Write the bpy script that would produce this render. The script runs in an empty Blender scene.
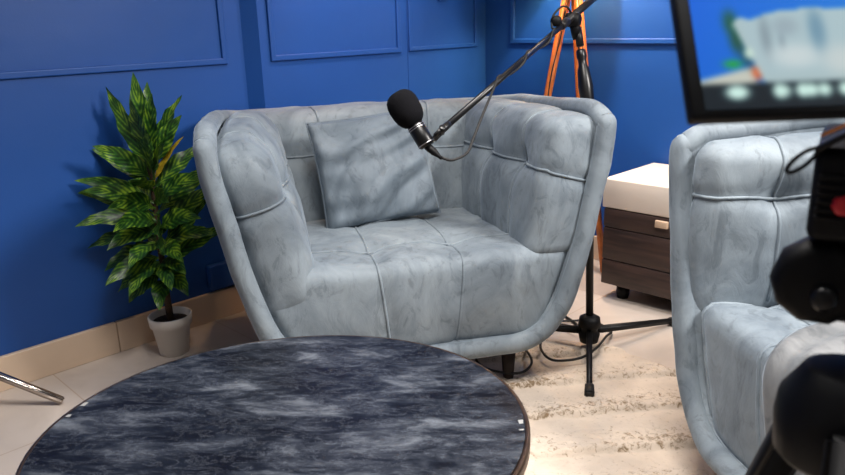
import bpy, bmesh, math, random
from mathutils import Vector, Matrix, noise
random.seed(7)
S = bpy.context.scene
COL = S.collection

# ------------------------------------------------------------------ helpers
def lin(c):
    return tuple(((v/255)/12.92 if v/255 <= .04045 else ((v/255+.055)/1.055)**2.4) for v in c)+(1,)

def obj(name, bm, mat, parent=None, smooth=True, loc=None):
    me = bpy.data.meshes.new(name)
    bmesh.ops.recalc_face_normals(bm, faces=bm.faces)
    bm.to_mesh(me); bm.free()
    if mat: me.materials.append(mat)
    if smooth:
        for p in me.polygons: p.use_smooth = True
    o = bpy.data.objects.new(name, me); COL.objects.link(o)
    if parent: o.parent = parent
    if loc: o.location = loc
    return o

def tag(o, label=None, cat=None, group=None, kind=None):
    if label: o['label'] = label
    if cat: o['category'] = cat
    if group: o['group'] = group
    if kind: o['kind'] = kind
    return o

def thing(name, label, cat, loc=(0,0,0), rz=0, group=None):
    o = bpy.data.objects.new(name, None); COL.objects.link(o)
    o.location = loc; o.rotation_euler = (0,0,rz); o.empty_display_size = .05
    return tag(o, label, cat, group)

def box(bm, x0, x1, y0, y1, z0, z1, bev=0, seg=2):
    vs = [bm.verts.new(p) for p in ((x0,y0,z0),(x1,y0,z0),(x1,y1,z0),(x0,y1,z0),(x0,y0,z1),(x1,y0,z1),(x1,y1,z1),(x0,y1,z1))]
    fs = [bm.faces.new([vs[i] for i in f]) for f in ((0,3,2,1),(4,5,6,7),(0,1,5,4),(1,2,6,5),(2,3,7,6),(3,0,4,7))]
    if bev:
        es = list({e for f in fs for e in f.edges})
        bmesh.ops.bevel(bm, geom=es, offset=bev, segments=seg, affect='EDGES', profile=.5)
    return vs

def frame_of(d):
    d = d.normalized()
    a = Vector((0,0,1)) if abs(d.z) < .9 else Vector((1,0,0))
    x = d.cross(a).normalized(); y = x.cross(d).normalized()
    return x, y

def spline(pts, n=10):
    pts = [Vector(p) for p in pts]; out = []
    P = [pts[0]*2-pts[1]]+pts+[pts[-1]*2-pts[-2]]
    for i in range(1, len(P)-2):
        a,b,c,d = P[i-1:i+3]
        for k in range(n):
            t = k/n
            out.append(.5*((2*b)+(c-a)*t+(2*a-5*b+4*c-d)*t*t+(3*b-a-3*c+d)*t**3))
    out.append(pts[-1]); return out

def tube(bm, pts, r, seg=10, cap=True, sx=1, sy=1):
    pts = [Vector(p) for p in pts]; n = len(pts)
    rr = r if isinstance(r, (list, tuple)) else [r]*n
    rings = []; x = None
    for i, p in enumerate(pts):
        d = (pts[min(i+1,n-1)]-pts[max(i-1,0)]).normalized()
        if x is None: x, y = frame_of(d)
        else:
            x = (x-d*x.dot(d)).normalized(); y = x.cross(d).normalized()
        rings.append([bm.verts.new(p+x*(rr[i]*sx*math.cos(2*math.pi*k/seg))+y*(rr[i]*sy*math.sin(2*math.pi*k/seg))) for k in range(seg)])
    for a, b in zip(rings, rings[1:]):
        for k in range(seg):
            bm.faces.new((a[k], a[(k+1)%seg], b[(k+1)%seg], b[k]))
    if cap:
        bm.faces.new(rings[0][::-1]); bm.faces.new(rings[-1])

def lathe_on(bm, p0, d, prof, seg=32):
    """prof: list of (distance along d, radius)"""
    p0 = Vector(p0); d = Vector(d).normalized(); x, y = frame_of(d)
    rings = []
    for t, r in prof:
        r = max(r, 1e-4)
        rings.append([bm.verts.new(p0+d*t+x*(r*math.cos(2*math.pi*k/seg))+y*(r*math.sin(2*math.pi*k/seg))) for k in range(seg)])
    for a, b in zip(rings, rings[1:]):
        for k in range(seg): bm.faces.new((a[k], a[(k+1)%seg], b[(k+1)%seg], b[k]))
    bm.faces.new(rings[0][::-1]); bm.faces.new(rings[-1])

def bar(bm, a, b, w, h, w2=None, h2=None):
    """tapered rectangular bar between two points, w across, h vertical-ish"""
    a = Vector(a); b = Vector(b); x, y = frame_of(b-a); w2 = w2 or w; h2 = h2 or h
    A = [bm.verts.new(a+x*sx*w/2+y*sy*h/2) for sx, sy in ((-1,-1),(1,-1),(1,1),(-1,1))]
    B = [bm.verts.new(b+x*sx*w2/2+y*sy*h2/2) for sx, sy in ((-1,-1),(1,-1),(1,1),(-1,1))]
    bm.faces.new(A[::-1]); bm.faces.new(B)
    fs = [bm.faces.new((A[k], A[(k+1)%4], B[(k+1)%4], B[k])) for k in range(4)]
    es = [e for e in {e for f in fs for e in f.edges}]
    bmesh.ops.bevel(bm, geom=es, offset=min(w, h)*.15, segments=2, affect='EDGES')

def fbm(p, s, o=3):
    v = 0; a = 1; f = s; t = 0
    for _ in range(o):
        v += a*noise.noise(Vector(p)*f); t += a; a *= .5; f *= 2.1
    return v/t

# ------------------------------------------------------------------ materials
def newmat(name):
    m = bpy.data.materials.new(name); m.use_nodes = True
    nt = m.node_tree; b = nt.nodes['Principled BSDF']
    return m, nt, b
def N(nt, t, **kw):
    n = nt.nodes.new(t)
    for k, v in kw.items():
        if k in n.inputs: n.inputs[k].default_value = v
        else: setattr(n, k, v)
    return n
def plain(name, col, rough=.5, metal=0, noise_amt=.0, scale=40, bump=0, spec=.5, coat=0):
    m, nt, b = newmat(name)
    c = lin(col)
    b.inputs['Base Color'].default_value = c; b.inputs['Roughness'].default_value = rough
    b.inputs['Metallic'].default_value = metal; b.inputs['Specular IOR Level'].default_value = spec
    b.inputs['Coat Weight'].default_value = coat
    tc = N(nt, 'ShaderNodeTexCoord'); nz = N(nt, 'ShaderNodeTexNoise', Scale=scale, Detail=4.)
    nt.links.new(tc.outputs['Object'], nz.inputs['Vector'])
    if noise_amt:
        r = N(nt, 'ShaderNodeValToRGB')
        r.color_ramp.elements[0].position = .3; r.color_ramp.elements[1].position = .7
        r.color_ramp.elements[0].color = tuple(x*(1-noise_amt) for x in c[:3])+(1,)
        r.color_ramp.elements[1].color = tuple(min(1, x*(1+noise_amt)) for x in c[:3])+(1,)
        nt.links.new(nz.outputs['Fac'], r.inputs['Fac']); nt.links.new(r.outputs['Color'], b.inputs['Base Color'])
    if bump:
        bp = N(nt, 'ShaderNodeBump', Strength=bump, Distance=.002)
        nt.links.new(nz.outputs['Fac'], bp.inputs['Height']); nt.links.new(bp.outputs['Normal'], b.inputs['Normal'])
    return m

def velvet(name, col, dark, light, sheen=.35, seed=0.):
    m, nt, b = newmat(name); L = nt.links.new
    tc = N(nt, 'ShaderNodeTexCoord')
    mp = N(nt, 'ShaderNodeMapping'); mp.inputs['Location'].default_value = (seed, seed*2, 0)
    mp.inputs['Scale'].default_value = (1.2, 1.2, .7)
    L(tc.outputs['Object'], mp.inputs['Vector'])
    n1 = N(nt, 'ShaderNodeTexNoise', Scale=4.5, Detail=5., Roughness=.62, Distortion=.9)
    n2 = N(nt, 'ShaderNodeTexNoise', Scale=15., Detail=6., Roughness=.68, Distortion=1.2)
    n3 = N(nt, 'ShaderNodeTexNoise', Scale=900., Detail=2.)
    for n in (n1, n2): L(mp.outputs['Vector'], n.inputs['Vector'])
    L(tc.outputs['Object'], n3.inputs['Vector'])
    r1 = N(nt, 'ShaderNodeValToRGB'); e = r1.color_ramp.elements
    e[0].position = .34; e[0].color = lin(dark); e[1].position = .68; e[1].color = lin(light)
    k = e.new(.50); k.color = lin(col)
    r2 = N(nt, 'ShaderNodeValToRGB'); e = r2.color_ramp.elements
    e[0].position = .37; e[0].color = (.60, .61, .62, 1); e[1].position = .455; e[1].color = (1, 1, 1, 1)
    k = e.new(.68); k.color = (1.14, 1.14, 1.13, 1)
    mx = N(nt, 'ShaderNodeMix', data_type='RGBA', blend_type='MULTIPLY'); mx.inputs[0].default_value = .6
    L(n1.outputs['Fac'], r1.inputs['Fac']); L(n2.outputs['Fac'], r2.inputs['Fac'])
    L(r1.outputs['Color'], mx.inputs[6]); L(r2.outputs['Color'], mx.inputs[7])
    L(mx.outputs[2], b.inputs['Base Color'])
    b.inputs['Roughness'].default_value = .62
    b.inputs['Specular IOR Level'].default_value = .25
    b.inputs['Sheen Weight'].default_value = sheen; b.inputs['Sheen Roughness'].default_value = .35
    b.inputs['Sheen Tint'].default_value = lin((205, 222, 240))
    bp = N(nt, 'ShaderNodeBump', Strength=.15, Distance=.001); L(n3.outputs['Fac'], bp.inputs['Height'])
    bp2 = N(nt, 'ShaderNodeBump', Strength=.35, Distance=.006); L(n2.outputs['Fac'], bp2.inputs['Height'])
    L(bp.outputs['Normal'], bp2.inputs['Normal']); L(bp2.outputs['Normal'], b.inputs['Normal'])
    return m

M = {}
M['mic_black'] = plain('microphone_black', (11,11,12), .33, spec=.3)
M['velvet'] = velvet('blue_grey_velvet', (118,128,136), (100,110,119), (134,144,151))
M['velvet_pillow'] = velvet('pillow_velvet', (106,117,127), (92,103,113), (122,132,141), seed=3.1)
M['pale_pillow'] = velvet('pale_grey_velvet', (108,110,112), (84,87,90), (128,129,130), seed=7.7)
M['leg_wood'] = plain('espresso_wood', (30,21,18), .5, noise_amt=.3, scale=60, spec=.25)
M['black_metal'] = plain('black_powder_coat', (20,19,20), .45, .0, noise_amt=.1, scale=200, spec=.25)
M['black_gloss'] = plain('black_gloss', (15,15,17), .32, spec=.35)
M['black_plastic'] = plain('black_plastic', (8,8,10), .55, noise_amt=.15, scale=60, spec=.2)
M['rubber'] = plain('black_rubber', (18,17,17), .75, noise_amt=.1)
M['foam'] = plain('black_foam', (17,17,20), .98, noise_amt=.35, scale=500, bump=1., spec=.1)
M['chrome'] = plain('brushed_chrome', (190,180,172), .22, 1., noise_amt=.05, scale=90)
M['silver'] = plain('worn_silver', (165,165,168), .3, 1., noise_amt=.05)
M['red'] = plain('red_plastic', (205,25,40), .4, noise_amt=.05)
M['orange_wood'] = plain('orange_pine', (186,104,42), .4, noise_amt=.25, scale=25)
M['terracotta_white'] = plain('white_ceramic', (214,208,200), .5, noise_amt=.03, scale=8, bump=.1)
M['soil'] = plain('dark_soil', (52,38,28), .95, noise_amt=.5, scale=120, bump=1.)
M['stem'] = plain('brown_stem', (62,46,30), .85, noise_amt=.4, scale=90, bump=.6)
M['cream_top'] = plain('cream_lacquer', (226,212,198), .35, noise_amt=.02, scale=3)
M['beige_handle'] = plain('beige_handle', (196,168,142), .4, noise_amt=.05)
M['shade'] = plain('linen_shade', (225,205,170), .9, noise_amt=.05, scale=200)
M['white_paint'] = plain('white_paint', (225,222,216), .8, noise_amt=.02)
M['brass'] = plain('orange_brass', (205,130,60), .3, 1., noise_amt=.05)  # even orange metal tint for the strap buckle bar

def wall_mat(name, col):
    m, nt, b = newmat(name); L = nt.links.new
    tc = N(nt, 'ShaderNodeTexCoord')
    n = N(nt, 'ShaderNodeTexNoise', Scale=1.6, Detail=5., Roughness=.6); L(tc.outputs['Object'], n.inputs['Vector'])
    r = N(nt, 'ShaderNodeValToRGB'); c = lin(col)
    r.color_ramp.elements[0].position = .3; r.color_ramp.elements[0].color = tuple(v*.92 for v in c[:3])+(1,)
    r.color_ramp.elements[1].position = .7; r.color_ramp.elements[1].color = tuple(v*1.06 for v in c[:3])+(1,)
    L(n.outputs['Fac'], r.inputs['Fac']); L(r.outputs['Color'], b.inputs['Base Color'])
    n2 = N(nt, 'ShaderNodeTexNoise', Scale=160., Detail=3.); L(tc.outputs['Object'], n2.inputs['Vector'])
    bp = N(nt, 'ShaderNodeBump', Strength=.12, Distance=.002); L(n2.outputs['Fac'], bp.inputs['Height'])
    n3 = N(nt, 'ShaderNodeTexNoise', Scale=5., Detail=2.); L(tc.outputs['Object'], n3.inputs['Vector'])
    bp2 = N(nt, 'ShaderNodeBump', Strength=.25, Distance=.01); L(n3.outputs['Fac'], bp2.inputs['Height'])
    L(bp.outputs['Normal'], bp2.inputs['Normal']); L(bp2.outputs['Normal'], b.inputs['Normal'])
    b.inputs['Roughness'].default_value = .46; b.inputs['Specular IOR Level'].default_value = .38
    return m
M['wall'] = wall_mat('cobalt_wall_paint', (24,74,146))

def floor_mat():
    m, nt, b = newmat('beige_floor_tile'); L = nt.links.new
    tc = N(nt, 'ShaderNodeTexCoord')
    mp = N(nt, 'ShaderNodeMapping'); mp.inputs['Location'].default_value = (.245, -.08, 0)
    L(tc.outputs['Object'], mp.inputs['Vector'])
    br = N(nt, 'ShaderNodeTexBrick', Scale=1.); br.offset = 0
    br.inputs['Brick Width'].default_value = .6; br.inputs['Row Height'].default_value = .6
    br.inputs['Mortar Size'].default_value = .0022; br.inputs['Mortar Smooth'].default_value = .3
    br.inputs['Color1'].default_value = lin((192,180,170)); br.inputs['Color2'].default_value = lin((197,185,174))
    br.inputs['Mortar'].default_value = lin((176,156,138)); br.inputs['Bias'].default_value = 0
    L(mp.outputs['Vector'], br.inputs['Vector'])
    n = N(nt, 'ShaderNodeTexNoise', Scale=5., Detail=6., Distortion=1.5); L(tc.outputs['Object'], n.inputs['Vector'])
    r = N(nt, 'ShaderNodeValToRGB'); r.color_ramp.elements[0].color = (.86,.85,.84,1); r.color_ramp.elements[1].color = (1.05,1.05,1.05,1)
    r.color_ramp.elements[0].position = .3; r.color_ramp.elements[1].position = .7
    L(n.outputs['Fac'], r.inputs['Fac'])
    mx = N(nt, 'ShaderNodeMix', data_type='RGBA', blend_type='MULTIPLY'); mx.inputs[0].default_value = .7
    L(br.outputs['Color'], mx.inputs[6]); L(r.outputs['Color'], mx.inputs[7]); L(mx.outputs[2], b.inputs['Base Color'])
    b.inputs['Roughness'].default_value = .28
    return m
M['floor'] = floor_mat()
M['skirting'] = plain('beige_skirting_tile', (208,184,160), .35, noise_amt=.04, scale=6)

def marble_mat():
    m, nt, b = newmat('dark_slate_laminate'); L = nt.links.new
    tc = N(nt, 'ShaderNodeTexCoord')
    mr_ = N(nt, 'ShaderNodeMapping'); mr_.inputs['Rotation'].default_value = (0, 0, -math.radians(41)); mp = N(nt, 'ShaderNodeMapping'); mp.inputs['Scale'].default_value = (5.2, 14, 1)
    L(tc.outputs['Object'], mr_.inputs['Vector']); L(mr_.outputs['Vector'], mp.inputs['Vector'])
    n = N(nt, 'ShaderNodeTexNoise', Scale=1.3, Detail=10., Roughness=.68, Distortion=.35); L(mp.outputs['Vector'], n.inputs['Vector'])
    r = N(nt, 'ShaderNodeValToRGB'); e = r.color_ramp.elements
    e[0].position = .40; e[0].color = lin((13,15,22)); e[1].position = .70; e[1].color = lin((98,103,110))
    k = e.new(.485); k.color = lin((24,28,36)); k = e.new(.56); k.color = lin((46,50,58))
    L(n.outputs['Fac'], r.inputs['Fac'])
    n2 = N(nt, 'ShaderNodeTexNoise', Scale=3.2, Detail=10., Roughness=.7, Distortion=.8); L(mp.outputs['Vector'], n2.inputs['Vector'])
    r2 = N(nt, 'ShaderNodeValToRGB'); e = r2.color_ramp.elements
    e[0].position = .485; e[0].color = (0,0,0,1); e[1].position = .515; e[1].color = (0,0,0,1); k = e.new(.5); k.color = (1,1,1,1)
    L(n2.outputs['Fac'], r2.inputs['Fac'])
    mx = N(nt, 'ShaderNodeMix', data_type='RGBA', blend_type='MIX')
    mul = N(nt, 'ShaderNodeMath', operation='MULTIPLY'); mul.inputs[1].default_value = .22
    L(r2.outputs['Color'], mul.inputs[0]); L(mul.outputs[0], mx.inputs[0])
    L(r.outputs['Color'], mx.inputs[6]); mx.inputs[7].default_value = lin((140,146,158))
    L(mx.outputs[2], b.inputs['Base Color'])
    b.inputs['Roughness'].default_value = .32; b.inputs['Specular IOR Level'].default_value = .16
    bp = N(nt, 'ShaderNodeBump', Strength=.08, Distance=.002); L(n.outputs['Fac'], bp.inputs['Height']); L(bp.outputs['Normal'], b.inputs['Normal'])
    return m
M['slate'] = marble_mat()

def wood_mat():
    m, nt, b = newmat('dark_brown_veneer'); L = nt.links.new
    tc = N(nt, 'ShaderNodeTexCoord')
    mp = N(nt, 'ShaderNodeMapping'); mp.inputs['Scale'].default_value = (2.5, 2.5, 28)
    L(tc.outputs['Object'], mp.inputs['Vector'])
    n = N(nt, 'ShaderNodeTexNoise', Scale=2., Detail=6., Distortion=.6); L(mp.outputs['Vector'], n.inputs['Vector'])
    r = N(nt, 'ShaderNodeValToRGB'); e = r.color_ramp.elements
    e[0].position = .3; e[0].color = lin((36,25,23)); e[1].position = .75; e[1].color = lin((70,51,45))
    L(n.outputs['Fac'], r.inputs['Fac']); L(r.outputs['Color'], b.inputs['Base Color'])
    b.inputs['Roughness'].default_value = .5
    return m
M['veneer'] = wood_mat()

def rug_mat():
    m, nt, b = newmat('cream_shag'); L = nt.links.new
    tc = N(nt, 'ShaderNodeTexCoord')
    n = N(nt, 'ShaderNodeTexNoise', Scale=75., Detail=5., Roughness=.7, Distortion=.8); L(tc.outputs['Object'], n.inputs['Vector'])
    n.inputs['Scale'].default_value = 62.; n2 = N(nt, 'ShaderNodeTexNoise', Scale=9., Detail=4.); L(tc.outputs['Object'], n2.inputs['Vector'])
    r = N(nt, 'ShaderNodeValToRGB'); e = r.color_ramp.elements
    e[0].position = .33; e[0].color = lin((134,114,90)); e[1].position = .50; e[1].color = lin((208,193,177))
    at = N(nt, 'ShaderNodeAttribute', attribute_name='pile_shade'); ml = N(nt, 'ShaderNodeMath', operation='MULTIPLY_ADD')  # darker flecks toward each ridge's drop paint in the shade of pile gaps
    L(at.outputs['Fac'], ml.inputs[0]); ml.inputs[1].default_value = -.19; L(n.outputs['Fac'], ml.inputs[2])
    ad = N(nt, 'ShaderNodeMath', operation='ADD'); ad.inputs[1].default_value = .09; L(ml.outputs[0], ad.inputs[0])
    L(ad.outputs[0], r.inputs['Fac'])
    r2 = N(nt, 'ShaderNodeValToRGB'); r2.color_ramp.elements[0].color = (.84,.83,.82,1); r2.color_ramp.elements[1].color = (1.06,1.06,1.05,1)
    r2.color_ramp.elements[0].position = .35; r2.color_ramp.elements[1].position = .65
    L(n2.outputs['Fac'], r2.inputs['Fac'])
    mx = N(nt, 'ShaderNodeMix', data_type='RGBA', blend_type='MULTIPLY'); mx.inputs[0].default_value = .8
    L(r.outputs['Color'], mx.inputs[6]); L(r2.outputs['Color'], mx.inputs[7]); L(mx.outputs[2], b.inputs['Base Color'])
    b.inputs['Roughness'].default_value = .95; b.inputs['Specular IOR Level'].default_value = .1
    b.inputs['Sheen Weight'].default_value = .2
    bp = N(nt, 'ShaderNodeBump', Strength=.7, Distance=.006); L(n.outputs['Fac'], bp.inputs['Height']); L(bp.outputs['Normal'], b.inputs['Normal'])
    return m
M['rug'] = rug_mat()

def leaf_mat():
    m, nt, b = newmat('variegated_leaf'); L = nt.links.new
    at = N(nt, 'ShaderNodeAttribute', attribute_name='leafuv')      # r: along, g: across(-1..1 mapped), b: random
    sp = N(nt, 'ShaderNodeSeparateColor'); L(at.outputs['Color'], sp.inputs['Color'])
    ab = N(nt, 'ShaderNodeMath', operation='SUBTRACT'); L(sp.outputs['Green'], ab.inputs[0]); ab.inputs[1].default_value = .5
    ab2 = N(nt, 'ShaderNodeMath', operation='ABSOLUTE'); L(ab.outputs[0], ab2.inputs[0])
    # veins: slanted stripes from the midrib out to the edge
    s1 = N(nt, 'ShaderNodeMath', operation='MULTIPLY'); L(ab2.outputs[0], s1.inputs[0]); s1.inputs[1].default_value = -.55
    s2 = N(nt, 'ShaderNodeMath', operation='ADD'); L(sp.outputs['Red'], s2.inputs[0]); L(s1.outputs[0], s2.inputs[1])
    s3 = N(nt, 'ShaderNodeMath', operation='MULTIPLY'); L(s2.outputs[0], s3.inputs[0]); s3.inputs[1].default_value = 52.
    s4 = N(nt, 'ShaderNodeMath', operation='SINE'); L(s3.outputs[0], s4.inputs[0])
    s5 = N(nt, 'ShaderNodeMath', operation='MULTIPLY'); L(s4.outputs[0], s5.inputs[0]); s5.inputs[1].default_value = .30
    tc = N(nt, 'ShaderNodeTexCoord'); nz = N(nt, 'ShaderNodeTexNoise', Scale=30., Detail=3.); L(tc.outputs['Object'], nz.inputs['Vector'])
    nm = N(nt, 'ShaderNodeMath', operation='MULTIPLY_ADD'); L(nz.outputs['Fac'], nm.inputs[0]); nm.inputs[1].default_value = 2.6; L(s5.outputs[0], nm.inputs[2])
    r = N(nt, 'ShaderNodeValToRGB'); e = r.color_ramp.elements
    e[0].position = .22; e[0].color = lin((18,48,20)); e[1].position = .9; e[1].color = lin((136,168,46))
    k = e.new(.55); k.color = lin((46,90,30))
    mr = N(nt, 'ShaderNodeMapRange'); L(nm.outputs[0], mr.inputs['Value']); mr.inputs['From Min'].default_value = .35; mr.inputs['From Max'].default_value = 2.2
    L(mr.outputs[0], r.inputs['Fac'])
    # darker midrib/edge mix
    L(r.outputs['Color'], b.inputs['Base Color'])
    b.inputs['Roughness'].default_value = .4; b.inputs['Specular IOR Level'].default_value = .4
    return m
M['leaf'] = leaf_mat()

# ------------------------------------------------------------------ room
XL, YB = -2.454, 2.872
def struct(name, bm, mat, parent=None, smooth=False):
    o = obj(name, bm, mat, parent, smooth)
    if parent is None: o['kind'] = 'structure'
    return o
b = bmesh.new(); box(b, XL-.1, 2.4, -2.2, YB+.1, -.1, 0); struct('floor', b, M['floor'])
b = bmesh.new(); box(b, XL-.1, 2.4, -2.2, YB+.1, 2.6, 2.7); struct('ceiling', b, M['white_paint'])
b = bmesh.new()
box(b, XL-.1, XL, -2.2, YB, 0, 2.6)
v8 = [b.verts.new(p) for z in (0, 2.6) for p in ((XL-.01,1.531,z),(XL,1.531,z),(XL+.05,1.572,z),(XL+.05,YB,z),(XL-.01,YB,z))]     # wall steps forward behind the armchair
b.faces.new(v8[:5]); b.faces.new(v8[5:])
for k in range(5): b.faces.new((v8[k], v8[(k+1)%5], v8[5+(k+1)%5], v8[5+k]))
wl = struct('wall_left', b, M['wall'])
b = bmesh.new(); box(b, XL+.04, XL+.054, 2.335, YB, 0, 2.6, .002); struct('panel', b, M['wall'], wl)
b = bmesh.new(); box(b, XL-.1, 2.4, YB, YB+.1, 0, 2.6); struct('wall_back', b, M['wall'])
b = bmesh.new(); box(b, 2.3, 2.4, -2.2, YB, 0, 2.6); struct('wall_right', b, M['white_paint'])
b = bmesh.new(); box(b, XL-.1, 2.4, -2.3, -2.2, 0, 2.6); struct('wall_front', b, M['white_paint'])

def molding(bm, axis, pos, a0, a1, z0, z1, w=.022, t=.011):
    """rectangular picture-frame moulding on a wall plane; axis 'x' = wall facing +x at x=pos, 'y' = wall facing -y at y=pos"""
    def bx(p0, p1, q0, q1):
        if axis == 'x': box(bm, pos-.001, pos+t, p0, p1, q0, q1, .004, 3)
        else: box(bm, p0, p1, pos-t, pos+.001, q0, q1, .004, 3)
    bx(a0, a1, z0, z0+w); bx(a0, a1, z1-w, z1); bx(a0, a0+w, z0+w*.6, z1-w*.6); bx(a1-w, a1, z0+w*.6, z1-w*.6)
b = bmesh.new(); molding(b, 'x', XL, -1.3, 1.457, .961, 2.3); struct('trim_1', b, M['wall'])
MX = XL+.05
b = bmesh.new(); molding(b, 'x', MX, 1.612, 2.292, .962, 2.3); struct('trim_2', b, M['wall'])
b = bmesh.new(); molding(b, 'x', MX+.004, 2.337, 2.80, .965, 2.3, .018); struct('trim_3', b, M['wall'])
b = bmesh.new(); molding(b, 'y', YB, -2.24, -.3, .977, 2.3); struct('trim_4', b, M['wall'])
def skirt(bm, axis, pos, a0, a1, h=.113, t=.016):
    n = max(1, round((a1-a0)/.6)); s = (a1-a0)/n
    for i in range(n):
        p0, p1 = a0+i*s+.0012, a0+(i+1)*s-.0012
        if axis == 'x': box(bm, pos-.001, pos+t, p0, p1, 0, h, .002, 1)
        else: box(bm, p0, p1, pos-t, pos+.001, 0, h, .002, 1)
b = bmesh.new(); skirt(b, 'x', XL, -2.2, 1.531); struct('baseboard_left', b, M['skirting'])
b = bmesh.new(); skirt(b, 'x', MX, 1.575, YB); struct('baseboard_step', b, M['skirting'])
b = bmesh.new(); skirt(b, 'y', YB, MX, 2.3); struct('baseboard_back', b, M['skirting'])
# painted-over socket boxes low on the left wall
sk = thing('socket_box', 'blue painted double socket box low on the wall behind the plant', 'socket', (XL+.0005, 1.33, .175))
for k, (y0, y1, z0, z1) in enumerate(((-.055, .04, -.045, .05), (.045, .12, -.04, .05))):
    b = bmesh.new(); box(b, 0, .035, y0, y1, z0, z1, .005); obj('box_cover', b, M['wall'], sk)
sw = bmesh.new(); box(sw, -.0, .012, -.03, .03, -.045, .045, .003)
o = obj('wall_plate', sw, M['wall'], None, loc=(MX+.0045, 2.56, 1.222)); tag(o, 'small blue painted switch plate inside the wall panel above the armchair', 'switch plate')

# ------------------------------------------------------------------ seating
def block(corners, r, n=(24,24,24), bulge=(0,0,0), bulges=None, seams=(), dimples=(), wob=.004, seed=0):
    """surface function of a soft cushion mapped in a hexahedron. corners[(i,j,k)] i=x j=y k=z in 0/1. q in [-1,1]^3 on the cube"""
    c = {k: Vector(v) for k, v in corners.items()}
    hx = sum((c[1,j,k]-c[0,j,k]).length for j in (0,1) for k in (0,1))/8
    hy = sum((c[i,1,k]-c[i,0,k]).length for i in (0,1) for k in (0,1))/8
    hz = sum((c[i,j,1]-c[i,j,0]).length for i in (0,1) for j in (0,1))/8
    h = (hx, hy, hz)
    def tri(u, v, w):
        return sum((c[i,j,k]*((u if i else 1-u)*(v if j else 1-v)*(w if k else 1-w)) for i in (0,1) for j in (0,1) for k in (0,1)), Vector())
    ctr = tri(.5,.5,.5)
    ax = [(tri(1,.5,.5)-tri(0,.5,.5)).normalized(), (tri(.5,1,.5)-tri(.5,0,.5)).normalized(), (tri(.5,.5,1)-tri(.5,.5,0)).normalized()]
    bul = bulges or {}
    def surf(q, off=0):
        p = [q[a]*h[a] for a in range(3)]
        inn = [max(-(h[a]-r), min(h[a]-r, p[a])) for a in range(3)]
        nn = Vector([p[a]-inn[a] for a in range(3)]); L = nn.length
        nn = nn/L if L > 1e-9 else Vector((0,0,1))
        p = [inn[a]+nn[a]*r for a in range(3)]
        e = [p[a]/h[a] for a in range(3)]
        P = tri((e[0]+1)/2, (e[1]+1)/2, (e[2]+1)/2)
        wn = (ax[0]*nn[0]+ax[1]*nn[1]+ax[2]*nn[2]).normalized()
        d = 0
        for a in range(3):
            s = 1 if nn[a] > 0 else -1
            bb = bul.get((a, s), bulge[a])
            o1, o2 = [i for i in range(3) if i != a]
            d += bb*abs(nn[a])**2*(1-e[o1]**2)*(1-e[o2]**2)
        for (a, v, dep, sig) in seams:
            if callable(v): v = v(e)
            g = math.exp(-(((e[a]-v)*h[a])/sig)**2)
            d -= dep*g*(1-nn[a]**2)
        for (pos, dep, sig) in dimples:
            dist = math.sqrt(sum(((e[a]-pos[a])*h[a])**2 for a in range(3)))
            d -= dep*math.exp(-(dist/sig)**2)
        d += wob*noise.noise(Vector(P)*9+Vector((seed,0,0)))+wob*.5*noise.noise(Vector(P)*22+Vector((0,seed,0)))
        return P+wn*(d+off)
    return surf
def face_q(a, s, u, v):
    q = [0,0,0]; q[a] = s; o1, o2 = [i for i in range(3) if i != a]; q[o1] = u; q[o2] = v; return q
def cushion_bm(surf, n):
    bm = bmesh.new(); cache = {}
    def V(q):
        k = tuple(round(x, 5) for x in q)
        if k not in cache: cache[k] = bm.verts.new(surf(q))
        return cache[k]
    def ease(t): # denser near edges
        return math.sin(t*math.pi/2)*.45+t*.55
    for a in range(3):
        o1, o2 = [i for i in range(3) if i != a]
        for s in (-1, 1):
            for i in range(n[o1]):
                for j in range(n[o2]):
                    U = [ease(-1+2*(i+k)/n[o1]) for k in (0,1)]; W = [ease(-1+2*(j+k)/n[o2]) for k in (0,1)]
                    f = [V(face_q(a,s,U[0],W[0])), V(face_q(a,s,U[1],W[0])), V(face_q(a,s,U[1],W[1])), V(face_q(a,s,U[0],W[1]))]
                    if len(set(f)) == 4: bm.faces.new(f)
    return bm
def qline(pts, n=24):
    out = []
    for a, b_ in zip(pts, pts[1:]):
        for k in range(n): out.append([a[i]+(b_[i]-a[i])*k/n for i in range(3)])
    out.append(list(pts[-1])); return out
def cushion(name, parent, corners, r, n=(40,40,40), lines=(), mat=None, pipe=.0042, **kw):
    surf = block(corners, r, **kw)
    bm = cushion_bm(surf, n)
    for ln in lines:
        tube(bm, [surf(q, pipe*.3) for q in qline(ln)], pipe, 6)
    return obj(name, bm, mat or M['velvet'], parent)

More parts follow.
